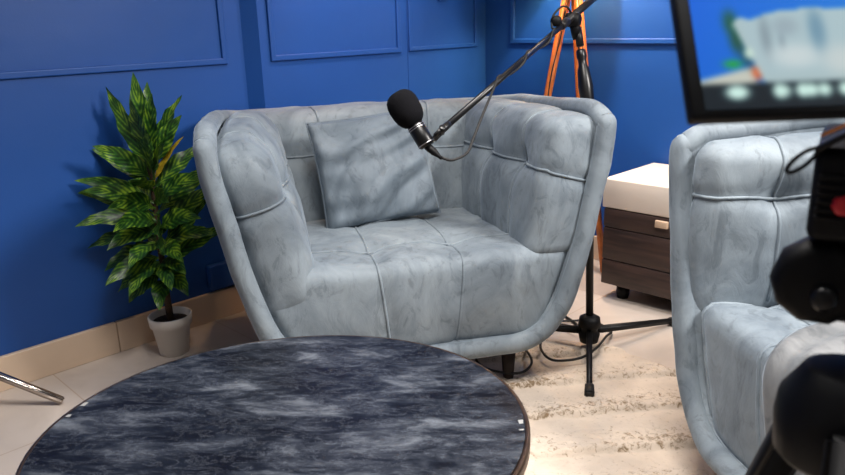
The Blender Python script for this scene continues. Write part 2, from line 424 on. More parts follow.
PROF = [(.586,.835),(.588,.79),(.578,.70),(.556,.60),(.537,.50),(.512,.40),(.482,.30),(.462,.245),(.435,.195),(.395,.155),(.345,.132),(.29,.124)]
def build_seat(name, label, cat, group, loc, rz, hw, seams_x, arm_out_z=(.28,.42), arm_in=.33, arm_in_top=.35, depth=.88, seat_z=.445, legs=True, pal=None, leg_z0=.0, topback=.80):
    t = thing(name, label, cat, loc, rz, group)
    sx = hw-.58
    th = .054
    PC = [(x-.027 if z > .2 else x-.027*(x-.29)/.145, z+(.0 if z > .3 else .027*min(1, (.3-z)/.14))) for x, z in PROF]
    prof = [(x+sx, z) for x, z in PC]
    # shell -----------------------------------------------------
    bm = bmesh.new()
    left = [(-x, z) for x, z in prof]; flat = [(-(.29+sx)+(2*(.29+sx))*k/8, .151) for k in range(1, 8)]; right = prof[::-1]
    U = left+flat+right; nM = len(left)
    ys = [.02,.05,.08,.2,.35,.5,.62,.72,.79,.83,depth-.03]
    grid = []
    for y in ys:
        t_ = y/depth; drop = (.835-topback)*t_
        tuck = 0 if y < .6 else .05*((y-.6)/(depth-.6))**2
        row = []
        for x, z in U:
            zz = z-drop*max(0, (z-.3)/.5)-(.040*max(0, 1-y/.07)**2 if z > .8 else .012*max(0, 1-y/.07)**2 if z > .75 else 0); xx = x-math.copysign(tuck, x) if abs(x) > .3+sx else x
            row.append(bm.verts.new((xx, y, zz)))
        grid.append(row)
    for a, c in zip(grid, grid[1:]):
        for k in range(len(U)-1): bm.faces.new((a[k], a[k+1], c[k+1], c[k]))
    last = grid[-1]; prev = None
    for i in range(nM):
        A, B = last[i], last[len(U)-1-i]
        if i == nM-1: row = [A]+last[nM:nM+7]+[B]
        else: row = [A]+[bm.verts.new(A.co.lerp(B.co, k/8)+Vector((0,.02 if 0 < k < 8 else 0,0))) for k in range(1, 8)]+[B]
        if prev:
            for k in range(8): bm.faces.new((prev[k], prev[k+1], row[k+1], row[k]))
        prev = row
    bmesh.ops.recalc_face_normals(bm, faces=bm.faces)
    sh = obj('shell', bm, M['velvet'], t)
    so = sh.modifiers.new('s', 'SOLIDIFY'); so.thickness = th; so.offset = 0; so.use_even_offset = True
    bv = sh.modifiers.new('b', 'BEVEL'); bv.width = .026; bv.segments = 6; bv.limit_method = 'ANGLE'; bv.angle_limit = math.radians(50)
    def rp(x, y, z): return (x, y, z)
    P1 = [(x+sx, z) for x, z in [(x-.028 if z > .2 else x-.028*(x-.29)/.145, z+(0 if z > .3 else .027*min(1, (.3-z)/.14))) for x, z in PROF]]
    hb = [(0, depth-.03, topback-.035), (hw*.6, depth-.03, topback-.035), (P1[0][0]-.13, depth-.035, topback-.03), (P1[0][0]-.062, .80, topback-.018), (P1[0][0]-.035, .72, topback-.008), (P1[0][0]-.014, .60, topback+.004), (P1[0][0]-.004, .35, topback+.016), (P1[0][0], .14, .830), (P1[0][0], .06, .824), (P1[0][0]+.001, .022, .805)]
    half = hb+[(x, .010, z) for x, z in P1[1:]]
    path = [(-x, y, z) for x, y, z in half]+[((.29+sx)*(k/4-1)*.97, .010, .151) for k in range(1, 8)]+[(x, y, z) for x, y, z in half[::-1]]
    sp = spline(path, 6); bm = bmesh.new(); tube(bm, sp, .0285, 20)
    for v in bm.verts: v.co += Vector((noise.noise(v.co*14), noise.noise(v.co*14+Vector((5,0,0))), noise.noise(v.co*14+Vector((0,5,0)))))*.0022
    obj('rim', bm, M['velvet'], t)
    # seat ------------------------------------------------------
    w0 = hw-.58
    zt = seat_z
    C = {}
    for i, s in ((0,-1),(1,1)):
        C[i,0,0] = (s*(.375+w0), .024, .150); C[i,0,1] = (s*(.490+w0), .024, zt-.006)
        C[i,1,0] = (s*(.375+w0), .80, .150); C[i,1,1] = (s*(.46+w0), .80, zt-.03)
    hxs = .432+w0
    sm = [(0, x/hxs, .008, .018) for x in seams_x]
    yq1 = (.19-.41)/.39; yq2 = (.54-.41)/.39
    sm += [(1, yq1, .004, .02)]
    dm = [((x/hxs, yq1, 1), .016, .045) for x in seams_x]+[((x/hxs, yq2, 1), .012, .045) for x in seams_x]
    lines = []
    for x in seams_x:
        q = x/hxs; lines.append([(q,-1,-.98),(q,-1,1),(q,.97,1)])
    lines.append([(-.9,yq1,1),(.9,yq1,1)]); 
    cushion('seat_cushion', t, C, .042, (60,44,24), lines, seams=sm, dimples=dm, bulges={(2,1):.022,(1,-1):.012}, seed=1)
    # arms ------------------------------------------------------
    for s in (-1, 1):
        oz = arm_out_z[0] if s < 0 else arm_out_z[1]
        oxb = {.28:.452,.42:.492}.get(oz, .47)
        C = {}
        def xo(z):
            for (xa,za),(xb,zb) in zip(PROF, PROF[1:]):
                if zb <= z <= za: return xb+(xa-xb)*(z-zb)/(za-zb)
            return .578
        ii, oo = (1,0) if s < 0 else (0,1)
        ain, aint = arm_in+w0, arm_in_top+w0
        zb = oz if s < 0 else zt-.05
        lf_ = s < 0 and hw < .6
        C[ii,0,0] = (s*(ain-.055 if lf_ else ain), .024, zb+.06 if lf_ else zb); C[ii,0,1] = (s*(aint+(.075 if lf_ else .055)), .026, .805 if lf_ else .818)
        C[ii,1,0] = (s*(ain-.02), .80, zt-.06); C[ii,1,1] = (s*(aint-.01), .80, .80)
        C[oo,0,0] = (s*(xo(oz)+w0-.020), .024, oz-.01); C[oo,0,1] = (s*(.562+w0), .026, .785 if lf_ else .820)
        C[oo,1,0] = (s*(.455+w0), .80, .30); C[oo,1,1] = (s*(.52+w0), .80, .80)
        zs = .36 if s > 0 else (.30 if hw < .6 else .42)
        inner = -s
        sm = [(2, zs, .008, .022), (1, -.55, .009, .022), (1, .06, .009, .022)]
        dm = [((inner, -.55, zs), .030, .05), ((inner, .06, zs), .030, .05)]
        if s > 0:
            def vz(e, zs=zs, inner=inner):
                fr = max(0, (1-e[1])/2)**2; fo = (1-e[0]*inner)/2
                return zs-.06*fr-.24*fo*fr
            sm[0] = (2, vz, .008, .022)
            L0 = [(q[0], q[1], vz(q)) for q in qline([(-inner*.97,-1,0),(inner,-1,0),(inner,.9,0)], 8)]
        else: L0 = [(-inner*.97,-1,zs),(inner,-1,zs),(inner,.9,zs)]
        lines = [L0, [(inner,-.55,-.8),(inner,-.55,1),(-inner*.5,-.55,1)], [(inner,.06,-.8),(inner,.06,1),(-inner*.5,.06,1)]]
        cushion('arm_cushion', t, C, .06 if lf_ else .045, (24,48,44), lines, seams=sm, dimples=dm, bulges={(0,inner):.028,(2,1):.036 if lf_ else .018,(1,-1):.016}, seed=3+s)
    # back ------------------------------------------------------
    C = {}
    for i, s in ((0,-1),(1,1)):
        C[i,0,0] = (s*(.34+w0), .60, zt-.07); C[i,0,1] = (s*(.40+w0), .66, .805)
        C[i,1,0] = (s*(.34+w0), .81, zt-.07); C[i,1,1] = (s*(.44+w0), .835, .805)
    nb = max(1, round(2*(.36+w0)/.36)); xs = [(-1+2*(k+.5)/nb)*.92 for k in range(nb)] if nb > 2 else [-.5, .5]
    sm = [(2, .3, .008, .02)]+[(0, q, .007, .02) for q in xs]
    dm = [((q, -1, .3), .02, .05) for q in xs]
    lines = [[(-.95,-1,.3),(.95,-1,.3)]]+[[(q,-1,-.9),(q,-1,1),(q,.6,1)] for q in xs]
    cushion('back_cushion', t, C, .05, (60,16,32), lines, seams=sm, dimples=dm, bulges={(1,-1):.02,(2,1):.012}, seed=9)
    for lx, ly in ((-.285-w0,.055),(.283+w0,.055),(-.285-w0,depth-.14),(.285+w0,depth-.14)):
        bm = bmesh.new(); z0 = leg_z0 if ly < .5 else 0.0
        lathe_on(bm, (lx, ly, z0), (0,0,1), [(0,.0145),(.001,.0155),(.03,.018),(.13-z0,.0245)], 20)
        obj('leg', bm, M['leg_wood'], t)
    return t

A1 = math.radians(59)
def chair_to_world(origin, a, x, y, z):
    return Vector((origin[0]+x*math.cos(a)-y*math.sin(a), origin[1]+x*math.sin(a)+y*math.cos(a), z))
legp = (-1.276, 1.647)
O1 = chair_to_world((legp[0], legp[1]), A1, -.285, -.05, 0)
arm = build_seat('armchair', 'grey blue velvet tufted tub armchair holding a cushion beside the potted plant', 'armchair', None,
                 (O1.x, O1.y, 0), A1, .575, (-.11, .115), leg_z0=.006)
A2 = math.radians(-38); HW2 = .90
O2 = chair_to_world((-.525, 1.424), A2, HW2-.326, 0, 0)
sofa = build_seat('sofa', 'grey blue velvet tufted sofa at the right edge behind the filming camera', 'sofa', None,
                  (O2.x, O2.y, 0), A2, HW2, (-.72+.0, -.50, -.28, -.06, .16, .38, .6), arm_out_z=(.40,.40), arm_in=.46, arm_in_top=.42, seat_z=.46, leg_z0=.006, topback=.835)

# throw pillow ------------------------------------------------
def pillow_bm(w, hgt, th, seed, wr=.006):
    bm = bmesh.new(); n = 44
    def P(u, v, s):
        k = (1-u*u)*(1-v*v); d = th*(k**.42)*s
        pin = 1-.07*(1-abs(u)**2)*0-.05*(1-u*u)*(abs(v)**3)-0; pin2 = 1-.05*(1-v*v)*(abs(u)**3)
        x = u*w/2*pin2; z = v*hgt/2*pin
        al = (u+v)*.7; ac = (u-v)*.7+.25*math.sin(1.7*al+seed)
        r = wr*(k**.35)*(1.3*noise.noise(Vector((al*.9+seed, ac*3.0, s)))+.45*noise.noise(Vector((al*1.3, ac*6.5+seed, s*2)))+.8*noise.noise(Vector((u*.9, v*3.4, seed)))*max(0, -u+.3))
        cr = 0
        return Vector((x, -d-(r+cr)*s if s > 0 else -d, z))
    for s in (1, -1):
        g = [[bm.verts.new(P(-1+2*i/n, -1+2*j/n, s)) for j in range(n+1)] for i in range(n+1)]
        for i in range(n):
            for j in range(n): bm.faces.new((g[i][j], g[i+1][j], g[i+1][j+1], g[i][j+1]))
    bmesh.ops.remove_doubles(bm, verts=bm.verts, dist=.0006)
    # welt round the edge
    c = [(-1,-1),(1,-1),(1,1),(-1,1),(-1,-1)]; ring = []
    for (a, b_), (c_, d_) in zip(c, c[1:]):
        for k in range(14): ring.append(P(a+(c_-a)*k/14, b_+(d_-b_)*k/14, 1))
    ring.append(ring[0]); tube(bm, ring, .0035, 6, cap=False)
    return bm
pl = obj('throw_pillow', pillow_bm(.395, .37, .075, 2., .030), M['velvet_pillow'])
pl.location = chair_to_world(O1, A1, -.036, .498, .622); pl.rotation_euler = (math.radians(-15), math.radians(-5.5), A1+math.radians(2))
tag(pl, 'square grey velvet cushion with creases leaning in the armchair', 'cushion')
# throw draped over the sofa seat and its front edge
TP = [(.60,.500,-.575),(.45,.500,-.555),(.28,.503,-.53),(.12,.500,-.49),(.05,.494,-.468),(.008,.478,-.447),(-.014,.445,-.43),(-.018,.39,-.408),(-.018,.33,-.388),(-.014,.25,-.365),(-.012,.19,-.35)]
bm = bmesh.new(); lay_ = []
cs = spline([(x, y, z) for y, z, x in TP], 5)
nt_ = 40
for off in (.009, .002):
    g = []
    for i, p in enumerate(cs):
        q_ = cs[min(i+1, len(cs)-1)]-cs[max(i-1, 0)]; nn = Vector((0, q_.z, -q_.y)).normalized()
        if nn.z < 0 and i < len(cs)*.5: nn = -nn
        if i >= len(cs)*.5 and nn.y > 0: nn = -nn
        row = []
        for k in range(nt_+1):
            x = p.x+.34*k/nt_
            h_ = off+(.0035*(1+math.sin(k*.9+.6*math.sin(i*.2)))+.003*abs(noise.noise(Vector((k*.35, i*.08, 0)))))*(1 if off > .005 else .3)
            row.append(bm.verts.new(Vector((x, p.y, p.z))+nn*h_))
        g.append(row)
    for a, c in zip(g, g[1:]):
        for k in range(nt_): bm.faces.new((a[k], a[k+1], c[k+1], c[k]))
    lay_.append(g)
A_, B_ = lay_
n_ = len(A_)-1
for i in range(n_):
    bm.faces.new((A_[i][0], A_[i+1][0], B_[i+1][0], B_[i][0])); bm.faces.new((A_[i][nt_], A_[i+1][nt_], B_[i+1][nt_], B_[i][nt_]))
for k in range(nt_):
    bm.faces.new((A_[0][k], A_[0][k+1], B_[0][k+1], B_[0][k])); bm.faces.new((A_[n_][k], A_[n_][k+1], B_[n_][k+1], B_[n_][k]))
pl2 = obj('throw_blanket', bm, M['pale_pillow']); pl2.location = (O2.x, O2.y, 0); pl2.rotation_euler = (0, 0, A2)
tag(pl2, 'pale grey throw draped over the sofa seat edge, half hidden by the camera tripod', 'blanket')

# ------------------------------------------------------------------ coffee table
TC = (-.983, .626); TZ = .42
def tr(th, k=0): return .405-.008*math.cos(2*th)+.020*math.sin(2*th)+k
tt = thing('coffee_table', 'round coffee table with dark slate patterned top and thin metal rim', 'table', (TC[0], TC[1], 0))
def disc(z0, z1, k, bev=0, n=128):
    bm = bmesh.new()
    a = [bm.verts.new((tr(2*math.pi*i/n, k)*math.cos(2*math.pi*i/n), tr(2*math.pi*i/n, k)*math.sin(2*math.pi*i/n), z0)) for i in range(n)]
    c = [bm.verts.new((v.co.x, v.co.y, z1)) for v in a]
    bm.faces.new(a[::-1]); top = bm.faces.new(c)
    for i in range(n): bm.faces.new((a[i], a[(i+1)%n], c[(i+1)%n], c[i]))
    if bev: bmesh.ops.bevel(bm, geom=list(top.edges), offset=bev, segments=2, affect='EDGES')
    return bm
obj('tabletop', disc(TZ-.022, TZ, -.004, .002), M['slate'], tt, smooth=False)
bm = bmesh.new(); ring = []
n = 128
for i in range(n):
    th = 2*math.pi*i/n; c, s = math.cos(th), math.sin(th)
    ring.append([bm.verts.new((tr(th, k)*c, tr(th, k)*s, z)) for k, z in ((-.0038, TZ-.0008), (.0035, TZ-.0018), (.0050, TZ-.005), (.0050, TZ-.026), (-.0038, TZ-.026))])
for i in range(n):
    a, c = ring[i], ring[(i+1)%n]
    for k in range(5): bm.faces.new((a[k], a[(k+1)%5], c[(k+1)%5], c[k]))
obj('rim', bm, plain('dark_bronze', (118,96,80), .4, 1., noise_amt=.3, scale=30), tt)
# worn chips on the right of the edge, painted light glints on the left
CH = plain('chip_glint_grey', (150,150,148), .6)
for th, ln in ((math.radians(44), .012), (math.radians(40.5), .004), (math.radians(211), .013), (math.radians(217), .008)):
    bm = bmesh.new(); r = tr(th, -.010); bm2 = [bm.verts.new((r*math.cos(th+d*ln/.4)+e*math.cos(th), r*math.sin(th+d*ln/.4)+e*math.sin(th), TZ+.0004)) for d, e in ((-.5,-.004),(.5,-.005),(.6,.004),(-.4,.003))]
    bm.faces.new(bm2); obj('edge_chip_glint', bm, CH, tt, smooth=False)
bm = bmesh.new(); lathe_on(bm, (0,0,.027), (0,0,1), [(0,.22),(.012,.22),(.016,.20),(.02,.05),(.36,.045),(.371,.12)], 48)
obj('pedestal', bm, M['black_metal'], tt)

# ------------------------------------------------------------------ rug
poly = [(-1.74,1.76),(-1.35,1.985),(-1.18,2.065),(-1.05,2.06),(-.90,2.03),(-.45,2.0),(.25,1.35),(-.15,.05),(-.80,.30)]
def inside(x, y):
    c = False; j = len(poly)-1
    for i in range(len(poly)):
        xi, yi = poly[i]; xj, yj = poly[j]
        if (yi > y) != (yj > y) and x < (xj-xi)*(y-yi)/(yj-yi)+xi: c = not c
        j = i
    return c
def edge_dist(x, y):
    d = 9
    for i in range(len(poly)):
        a = Vector(poly[i]); b_ = Vector(poly[(i+1)%len(poly)]); p = Vector((x, y)); ab = b_-a
        t_ = max(0, min(1, (p-a).dot(ab)/ab.length_squared)); d = min(d, (p-a-ab*t_).length)
    return d
ra = math.radians(51); ca, sa = math.cos(ra), math.sin(ra)
bm = bmesh.new(); st = .0065; G = {}
x0, y0 = -1.78, .0; nx = int(2.1/st); ny = int(2.12/st)
def rugz(x, y):
    a = x*ca+y*sa; p = x*sa-y*ca                     # p grows toward the camera side
    p += .012*noise.noise(Vector((a*3, p*2, 0)))+.006*noise.noise(Vector((a*14, 5, 0)))
    ph = ((p+2.156)/.187) % 1.0                    # ridge period
    ridge = (.1+.9*ph)*.018 if ph < .95 else .018*(1-(ph-.95)/.05*.85)
    curl = .25+.95*max(0, (ph-.25))
    q = Vector((x, y, 0))
    sh = abs(noise.noise(q*48))*.010*curl+noise.noise(q*110)*.005*curl+noise.noise(q*14)*.003
    return .004+ridge+sh
for i in range(nx):
    for j in range(ny):
        x, y = x0+i*st, y0+j*st
        if inside(x+.008*noise.noise(Vector((x*30, y*30, 1))), y+.008*noise.noise(Vector((x*30, y*30, 7)))):
            ed = edge_dist(x, y); k = min(1, ed/.012)
            G[i, j] = bm.verts.new((x+.002*noise.noise(Vector((x*90, y*90, 3))), y+.002*noise.noise(Vector((x*90, y*90, 9))), .002+(rugz(x, y)-.002)*k**.5))
for (i, j), v in G.items():
    if (i+1, j) in G and (i, j+1) in G and (i+1, j+1) in G: bm.faces.new((v, G[i+1, j], G[i+1, j+1], G[i, j+1]))
LP = {}
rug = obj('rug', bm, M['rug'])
la = rug.data.attributes.new('pile_shade', 'FLOAT', 'POINT')
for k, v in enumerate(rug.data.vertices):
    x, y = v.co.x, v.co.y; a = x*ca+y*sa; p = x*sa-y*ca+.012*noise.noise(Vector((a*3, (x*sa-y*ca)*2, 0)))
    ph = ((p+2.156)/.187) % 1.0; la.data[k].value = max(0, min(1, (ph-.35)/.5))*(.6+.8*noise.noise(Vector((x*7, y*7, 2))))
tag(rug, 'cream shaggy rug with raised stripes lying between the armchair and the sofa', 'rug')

# ------------------------------------------------------------------ plant
PX, PY = -2.296, 1.040
pt = thing('potted_plant', 'tall leafy green plant in a small white pot against the blue wall', 'plant', (PX, PY, 0))
bm = bmesh.new(); lathe_on(bm, (0,0,0), (0,0,1), [(0,.046),(.002,.049),(.105,.064),(.107,.071),(.140,.074),(.143,.071),(.140,.066),(.120,.063)], 48)
pot = obj('pot', bm, M['terracotta_white'], pt)
bm = bmesh.new(); lathe_on(bm, (0,0,.116), (0,0,1), [(0,.061),(.004,.061),(.009,.03),(.010,.001)], 32); obj('soil', bm, M['soil'], pt)
bm = bmesh.new()
tube(bm, spline([(0,0,.12),(.004,-.004,.3),(-.008,.004,.5),(0,0,.72)], 8), [.0125-.0002*i for i in range(25)], 10)
obj('stem', bm, M['stem'], pt)
R0 = Vector((.7062, .7080, 0)).normalized()     # direction across the view
T0 = Vector((.708, -.7062, 0))                  # away from the wall corner, towards the room
def leaf(bm, lay, base, azim, elev, length, width, droop, rnd, roll=0):
    d = Vector((math.cos(azim)*math.cos(elev), math.sin(azim)*math.cos(elev), math.sin(elev)))
    side = d.cross(Vector((.708,-.7062,.75)))
    if side.length < .05: side = Vector((1,0,0))
    side.normalize(); side = Matrix.Rotation(roll, 3, d) @ side
    up = side.cross(d).normalized(); n = 14; p = Vector(base); rows = []
    pet = .12
    for i in range(n+1):
        t_ = i/n
        if t_ < pet: w = .004
        else:
            s = (t_-pet)/(1-pet); w = width*(math.sin(math.pi*min(1, s**.72))**.85)*(1-.25*s)+.0005
        row = []
        for k in (-1, -.5, 0, .5, 1):
            fold = .22*abs(k)*w+.006*math.sin(t_*22+k*2+rnd*9)*abs(k)*min(1, w/.02)
            v = bm.verts.new(p+side*(k*w)+up*fold); v[lay] = (t_, .5+k*.5, rnd, 1); row.append(v)
        rows.append(row)
        d2 = (d-Vector((0,0,1))*droop*(t_**1.3)).normalized(); p = p+d2*(length/n); side = (side-d2*side.dot(d2)).normalized(); up = side.cross(d2).normalized()
    for a, c in zip(rows, rows[1:]):
        for k in range(4): bm.faces.new((a[k], a[k+1], c[k+1], c[k]))
bm = bmesh.new(); lay = bm.verts.layers.float_color.new('leafuv')
def vaz(deg): # 0 = to the image right, 90 = toward the wall corner (away), 180 = image left, 270 = toward the viewer
    return math.atan2(R0.y, R0.x)+math.radians(deg)
spec = [ # z, azimuth, elevation, length, width, droop
 (.70,170,87,.27,.042,.05),(.68,345,78,.23,.042,.1),(.66,180,68,.29,.040,.12),(.68,10,62,.25,.040,.3),(.70,265,72,.20,.038,.2),(.72,80,78,.22,.036,.1),(.66,350,58,.22,.040,.4),
 (.64,300,55,.21,.040,.5),(.62,225,50,.22,.040,.6),(.60,165,42,.25,.036,.55),(.58,30,45,.24,.040,.5),(.58,275,40,.20,.040,.8),
 (.54,190,34,.26,.036,.55),(.54,340,38,.25,.042,.6),(.52,240,35,.21,.040,.9),(.50,130,40,.18,.034,.5),(.50,15,42,.27,.040,.3),(.54,310,32,.20,.040,.9),
 (.50,178,26,.33,.036,.45),(.48,205,20,.26,.038,.7),(.46,285,26,.20,.040,1.0),(.45,330,32,.22,.042,.7),(.44,232,18,.21,.040,.9),(.44,5,42,.26,.040,.3),
 (.42,190,14,.24,.040,.8),(.40,260,15,.20,.042,1.1),(.38,315,22,.22,.042,.9),(.38,215,8,.20,.042,1.0),(.36,18,50,.26,.042,.2),
 (.34,290,5,.19,.044,1.1),(.34,245,0,.19,.044,1.2),(.33,350,34,.30,.040,.35),(.32,200,-5,.18,.044,1.1),(.30,320,8,.18,.042,1.2),(.30,225,-10,.16,.042,1.2),(.28,280,-12,.15,.040,1.1),
 (.62,135,56,.18,.034,.3),(.44,150,30,.17,.034,.5),(.36,120,30,.14,.034,.5),(.30,185,0,.15,.038,1.0),(.55,60,50,.20,.036,.3),(.42,50,40,.20,.036,.3),
 (.47,260,30,.24,.042,.9),(.52,215,38,.24,.04,.7),(.60,315,52,.24,.04,.5),(.40,345,25,.22,.042,.7),(.35,232,8,.22,.042,.9),(.42,300,20,.22,.042,.9),(.34,310,18,.21,.042,.8),(.48,190,38,.24,.038,.6)]
for i, (z, az, el, ln, w, dr) in enumerate(spec):
    a = vaz(az+random.uniform(-8, 8)); e = math.radians(el)
    leaf(bm, lay, (0,0,z*1.0), a, e, ln*.98, w*.86, dr, random.random(), roll=random.uniform(-.45,.45))
# leaves that would cross the wall bend along it
wallx = XL-PX+.012
for v in bm.verts:
    if v.co.x < wallx: v.co.x = wallx+.25*min(.03, (wallx-v.co.x)*.15)
lf = obj('foliage', bm, M['leaf'], pt)
# one yellowing leaf by the armchair
bm = bmesh.new(); lay = bm.verts.layers.float_color.new('leafuv')
leaf(bm, lay, (0,0,.60), vaz(2), math.radians(60), .20, .011, .5, .3)
for v in bm.verts:
    if v.co.x < wallx: v.co.x = wallx
yl = obj('yellowed_leaf', bm, plain('yellow_leaf', (176,150,34), .5, noise_amt=.3, scale=60), pt); yl['label'] = 'small yellowed leaf'

# ------------------------------------------------------------------ sideboard
SX, SY = -1.455, 2.466
sb = thing('sideboard', 'low sideboard with thick cream top and dark brown drawers by the back wall', 'sideboard', (SX, SY, 0))
b = bmesh.new(); box(b, 0, .95, .004, .375, .062, .377, .003); obj('carcass', b, M['veneer'], sb)
b = bmesh.new(); box(b, -.006, .962, -.010, .385, .378, .492, .004); obj('top', b, M['cream_top'], sb)
for k in range(2):
    for (z0, z1) in ((.302, .374), (.170, .298), (.066, .166)):
        b = bmesh.new(); box(b, .004+k*.474, .472+k*.474, -.012, .0035, z0, z1, .0025)
        d = obj('drawer', b, M['veneer'], sb)
        if z1 > .37:
            b = bmesh.new(); box(b, .225+k*.474, .275+k*.474, -.026, -.012, .338, .366, .003); h_ = obj('handle', b, M['beige_handle'], d); h_['label'] = 'beige handle tab'
for lx, ly in ((.07,.05),(.88,.05),(.07,.33),(.88,.33)):
    b = bmesh.new(); lathe_on(b, (lx, ly, 0), (0,0,1), [(0,.022),(.02,.026),(.062,.026)], 20); obj('foot', b, M['black_plastic'], sb)

# ------------------------------------------------------------------ tripod floor lamp (wooden legs)
lp = thing('tripod_floor_lamp', 'floor lamp on splayed orange wooden tripod legs behind the armchair', 'floor lamp', (-1.80, 2.72, 0))
apex = Vector((0, 0, 1.25))
for fx, fy in ((-.26,-.02),(.215,-.02),(.02,.15)):
    b = bmesh.new(); d = Vector((fx, fy, 0)); a = Vector((fx*.06, fy*.06, 1.24))
    bar(b, d+Vector((0,0,.012)), a, .024, .020, .034, .028); obj('leg', b, M['orange_wood'], lp)
b = bmesh.new(); lathe_on(b, (0,0,1.2), (0,0,1), [(0,.035),(.05,.04),(.055,.012),(.2,.010)], 24); obj('lamp_holder', b, M['black_metal'], lp)
b = bmesh.new(); n = 40; R_ = [((.175,1.30)),((.13,1.56)),((.127,1.56)),((.172,1.30))]; rg = []
for r_, z_ in R_: rg.append([b.verts.new((r_*math.cos(2*math.pi*k/n), r_*math.sin(2*math.pi*k/n), z_)) for k in range(n)])
for a_ in range(4):
    for k in range(n): b.faces.new((rg[a_][k], rg[a_][(k+1)%n], rg[(a_+1)%4][(k+1)%n], rg[(a_+1)%4][k]))
obj('lamp_shade', b, M['shade'], lp)

# ------------------------------------------------------------------ microphone stand
HX, HY = -1.2115, 1.9893
ms = thing('microphone_stand', 'black tripod boom stand rising behind the armchair', 'microphone stand', (HX, HY, 0))
def rel(p): return Vector(p)-Vector((HX, HY, 0))
hub = Vector((0,0,.085))
b = bmesh.new(); lathe_on(b, (0,0,.048), (0,0,1), [(-.012,.018),(-.006,.030),(.022,.036),(.030,.028),(.046,.028),(.052,.038),(.080,.034),(.090,.018)], 28); obj('hub', b, M['black_plastic'], ms)
for fp in ((-1.040,1.722,.026), (-1.105,2.385,.012), (-1.53,1.94,.022)):
    f_ = rel(fp); dirv = Vector((f_.x, f_.y, 0)).normalized()
    b = bmesh.new(); s_ = dirv*.02+Vector((0,0,.078)); bar(b, s_, f_+Vector((0,0,.006)), .019, .024, .017, .018)
    lg = obj('leg', b, M['black_metal'], ms)
    b = bmesh.new(); dd = (f_-s_).normalized(); bar(b, f_-dd*.018+Vector((0,0,.004)), f_+dd*.024+Vector((0,0,.002)), .026, .026, .030, .028)
    obj('rubber_foot', b, M['rubber'], lg)
TOP = rel((-1.3231,2.0317,1.060)); pole00 = Vector((0,0,.11))
pole0 = rel((-1.2444,1.9949,.790)); jn = pole0.lerp(TOP, .90); jm = pole0.lerp(TOP, .69)
b = bmesh.new(); tube(b, [pole00, pole0, pole0.lerp(TOP, .5)], .0125, 16); obj('pole', b, M['black_metal'], ms)
b = bmesh.new(); dd = (TOP-pole0); L_ = dd.length
lathe_on(b, pole0+dd*.04, dd, [(0,.0135),(.006,.016),(.02,.0165),(.03,.020),(.09,.0235),(.14,.0185),(.155,.0135),(.17,.0125),(.18,.0155),(.20,.0155),(.205,.012)], 24); obj('grip', b, M['black_gloss'], ms)
b = bmesh.new(); tube(b, [pole0+dd*.8, TOP], .012, 16); obj('upper_pole', b, M['black_metal'], ms)
# boom arm
M0 = rel((-1.1736,1.2450,.8501)); B1 = rel((-1.3169,1.9511,1.0772)); bd = (B1-M0)
b = bmesh.new(); tube(b, [M0+bd*.015, M0+bd*1.02], .0080, 14)
lathe_on(b, M0+bd*.0, bd, [(0,.006),(.004,.009),(.03,.009),(.034,.007)], 16)
obj('boom_arm', b, M['black_gloss'], ms)
b = bmesh.new(); tube(b, [M0+bd*.97, M0+bd*1.55], .0118, 14); lathe_on(b, M0+bd*.96, bd, [(0,.0085),(.006,.013),(.045,.0135),(.05,.010)], 18)
obj('boom_tube', b, M['black_metal'], ms)
b = bmesh.new(); tube(b, [M0+bd*1.5, M0+bd*1.72], .021, 20); obj('counterweight', b, M['rubber'], ms)
b = bmesh.new(); cc = M0+bd*1.09
side = bd.cross(Vector((0,0,1))).normalized()
lathe_on(b, cc-side*.024-Vector((0,0,.012)), side, [(0,.014),(.004,.021),(.012,.022),(.036,.022),(.044,.019),(.048,.012)], 24)
tube(b, [TOP-Vector((0,0,.03)), cc-Vector((0,0,.01))], .016, 16)
cl = obj('clutch', b, M['black_plastic'], ms)
b = bmesh.new(); kc = rel((-1.3195,1.9071,1.084)); vd = Vector((.708,-.7062,0))
lathe_on(b, kc-vd*.012, vd, [(0,.012),(.004,.016),(.02,.0165),(.026,.012)], 20)
obj('knob', b, M['black_plastic'], cl)
# ------------------------------------------------------------------ microphone
FO = Vector((-1.2349,1.1892,.8984)); BE = Vector((-1.1852,1.2054,.8191))
md = (BE-FO).normalized(); mc = thing('microphone', 'black studio microphone with a foam windscreen hanging over the armchair', 'microphone', tuple(BE))
def mrel(p): return Vector(p)-BE
b = bmesh.new()
pr_ = []
for k in range(25):
    t_ = -1+2*k/24; sgn = 1 if t_ > 0 else -1
    rad = (1-abs(t_)**2.7)**(1/2.3) if abs(t_) < 1 else 0
    pr_.append((t_*.046, .0372*rad*(1-.06*t_)))
lathe_on(b, mrel(FO-md*.002), md, pr_, 40)
for v in b.verts: v.co += (v.co-mrel(FO)).normalized()*.0007*noise.noise(v.co*300)
obj('foam_windscreen', b, M['foam'], mc)
g0 = mrel(BE)-md*.052
b = bmesh.new(); lathe_on(b, g0, md, [(-.01,.0185),(.0,.0192),(.0012,.0205),(.048,.0205),(.052,.0195),(.0525,.0172),(.0545,.0172),(.055,.0165),(.0555,.004)], 40); obj('body', b, M['mic_black'], mc)
for z_ in (.001, .006, .0475):
    b = bmesh.new(); lathe_on(b, g0+md*z_, md, [(0,.0206),(.0005,.0212),(.0018,.0212),(.0023,.0206)], 40); r_ = obj('ring', b, M['silver'], mc); r_['label'] = 'thin silver ring'
b = bmesh.new(); cv = mrel((-1.1736,1.2450,.8501)); mt = mrel((-1.1800,1.2257,.8334))
tube(b, [mt-Vector((.004,.004,.004)), mt, mt.lerp(cv, .5)], .006, 12)
for s_ in (-1, 1):
    sd = Vector((.5,-.3,.7)).normalized()*s_*.0065
    bar(b, mt+sd, cv+sd, .005, .012)
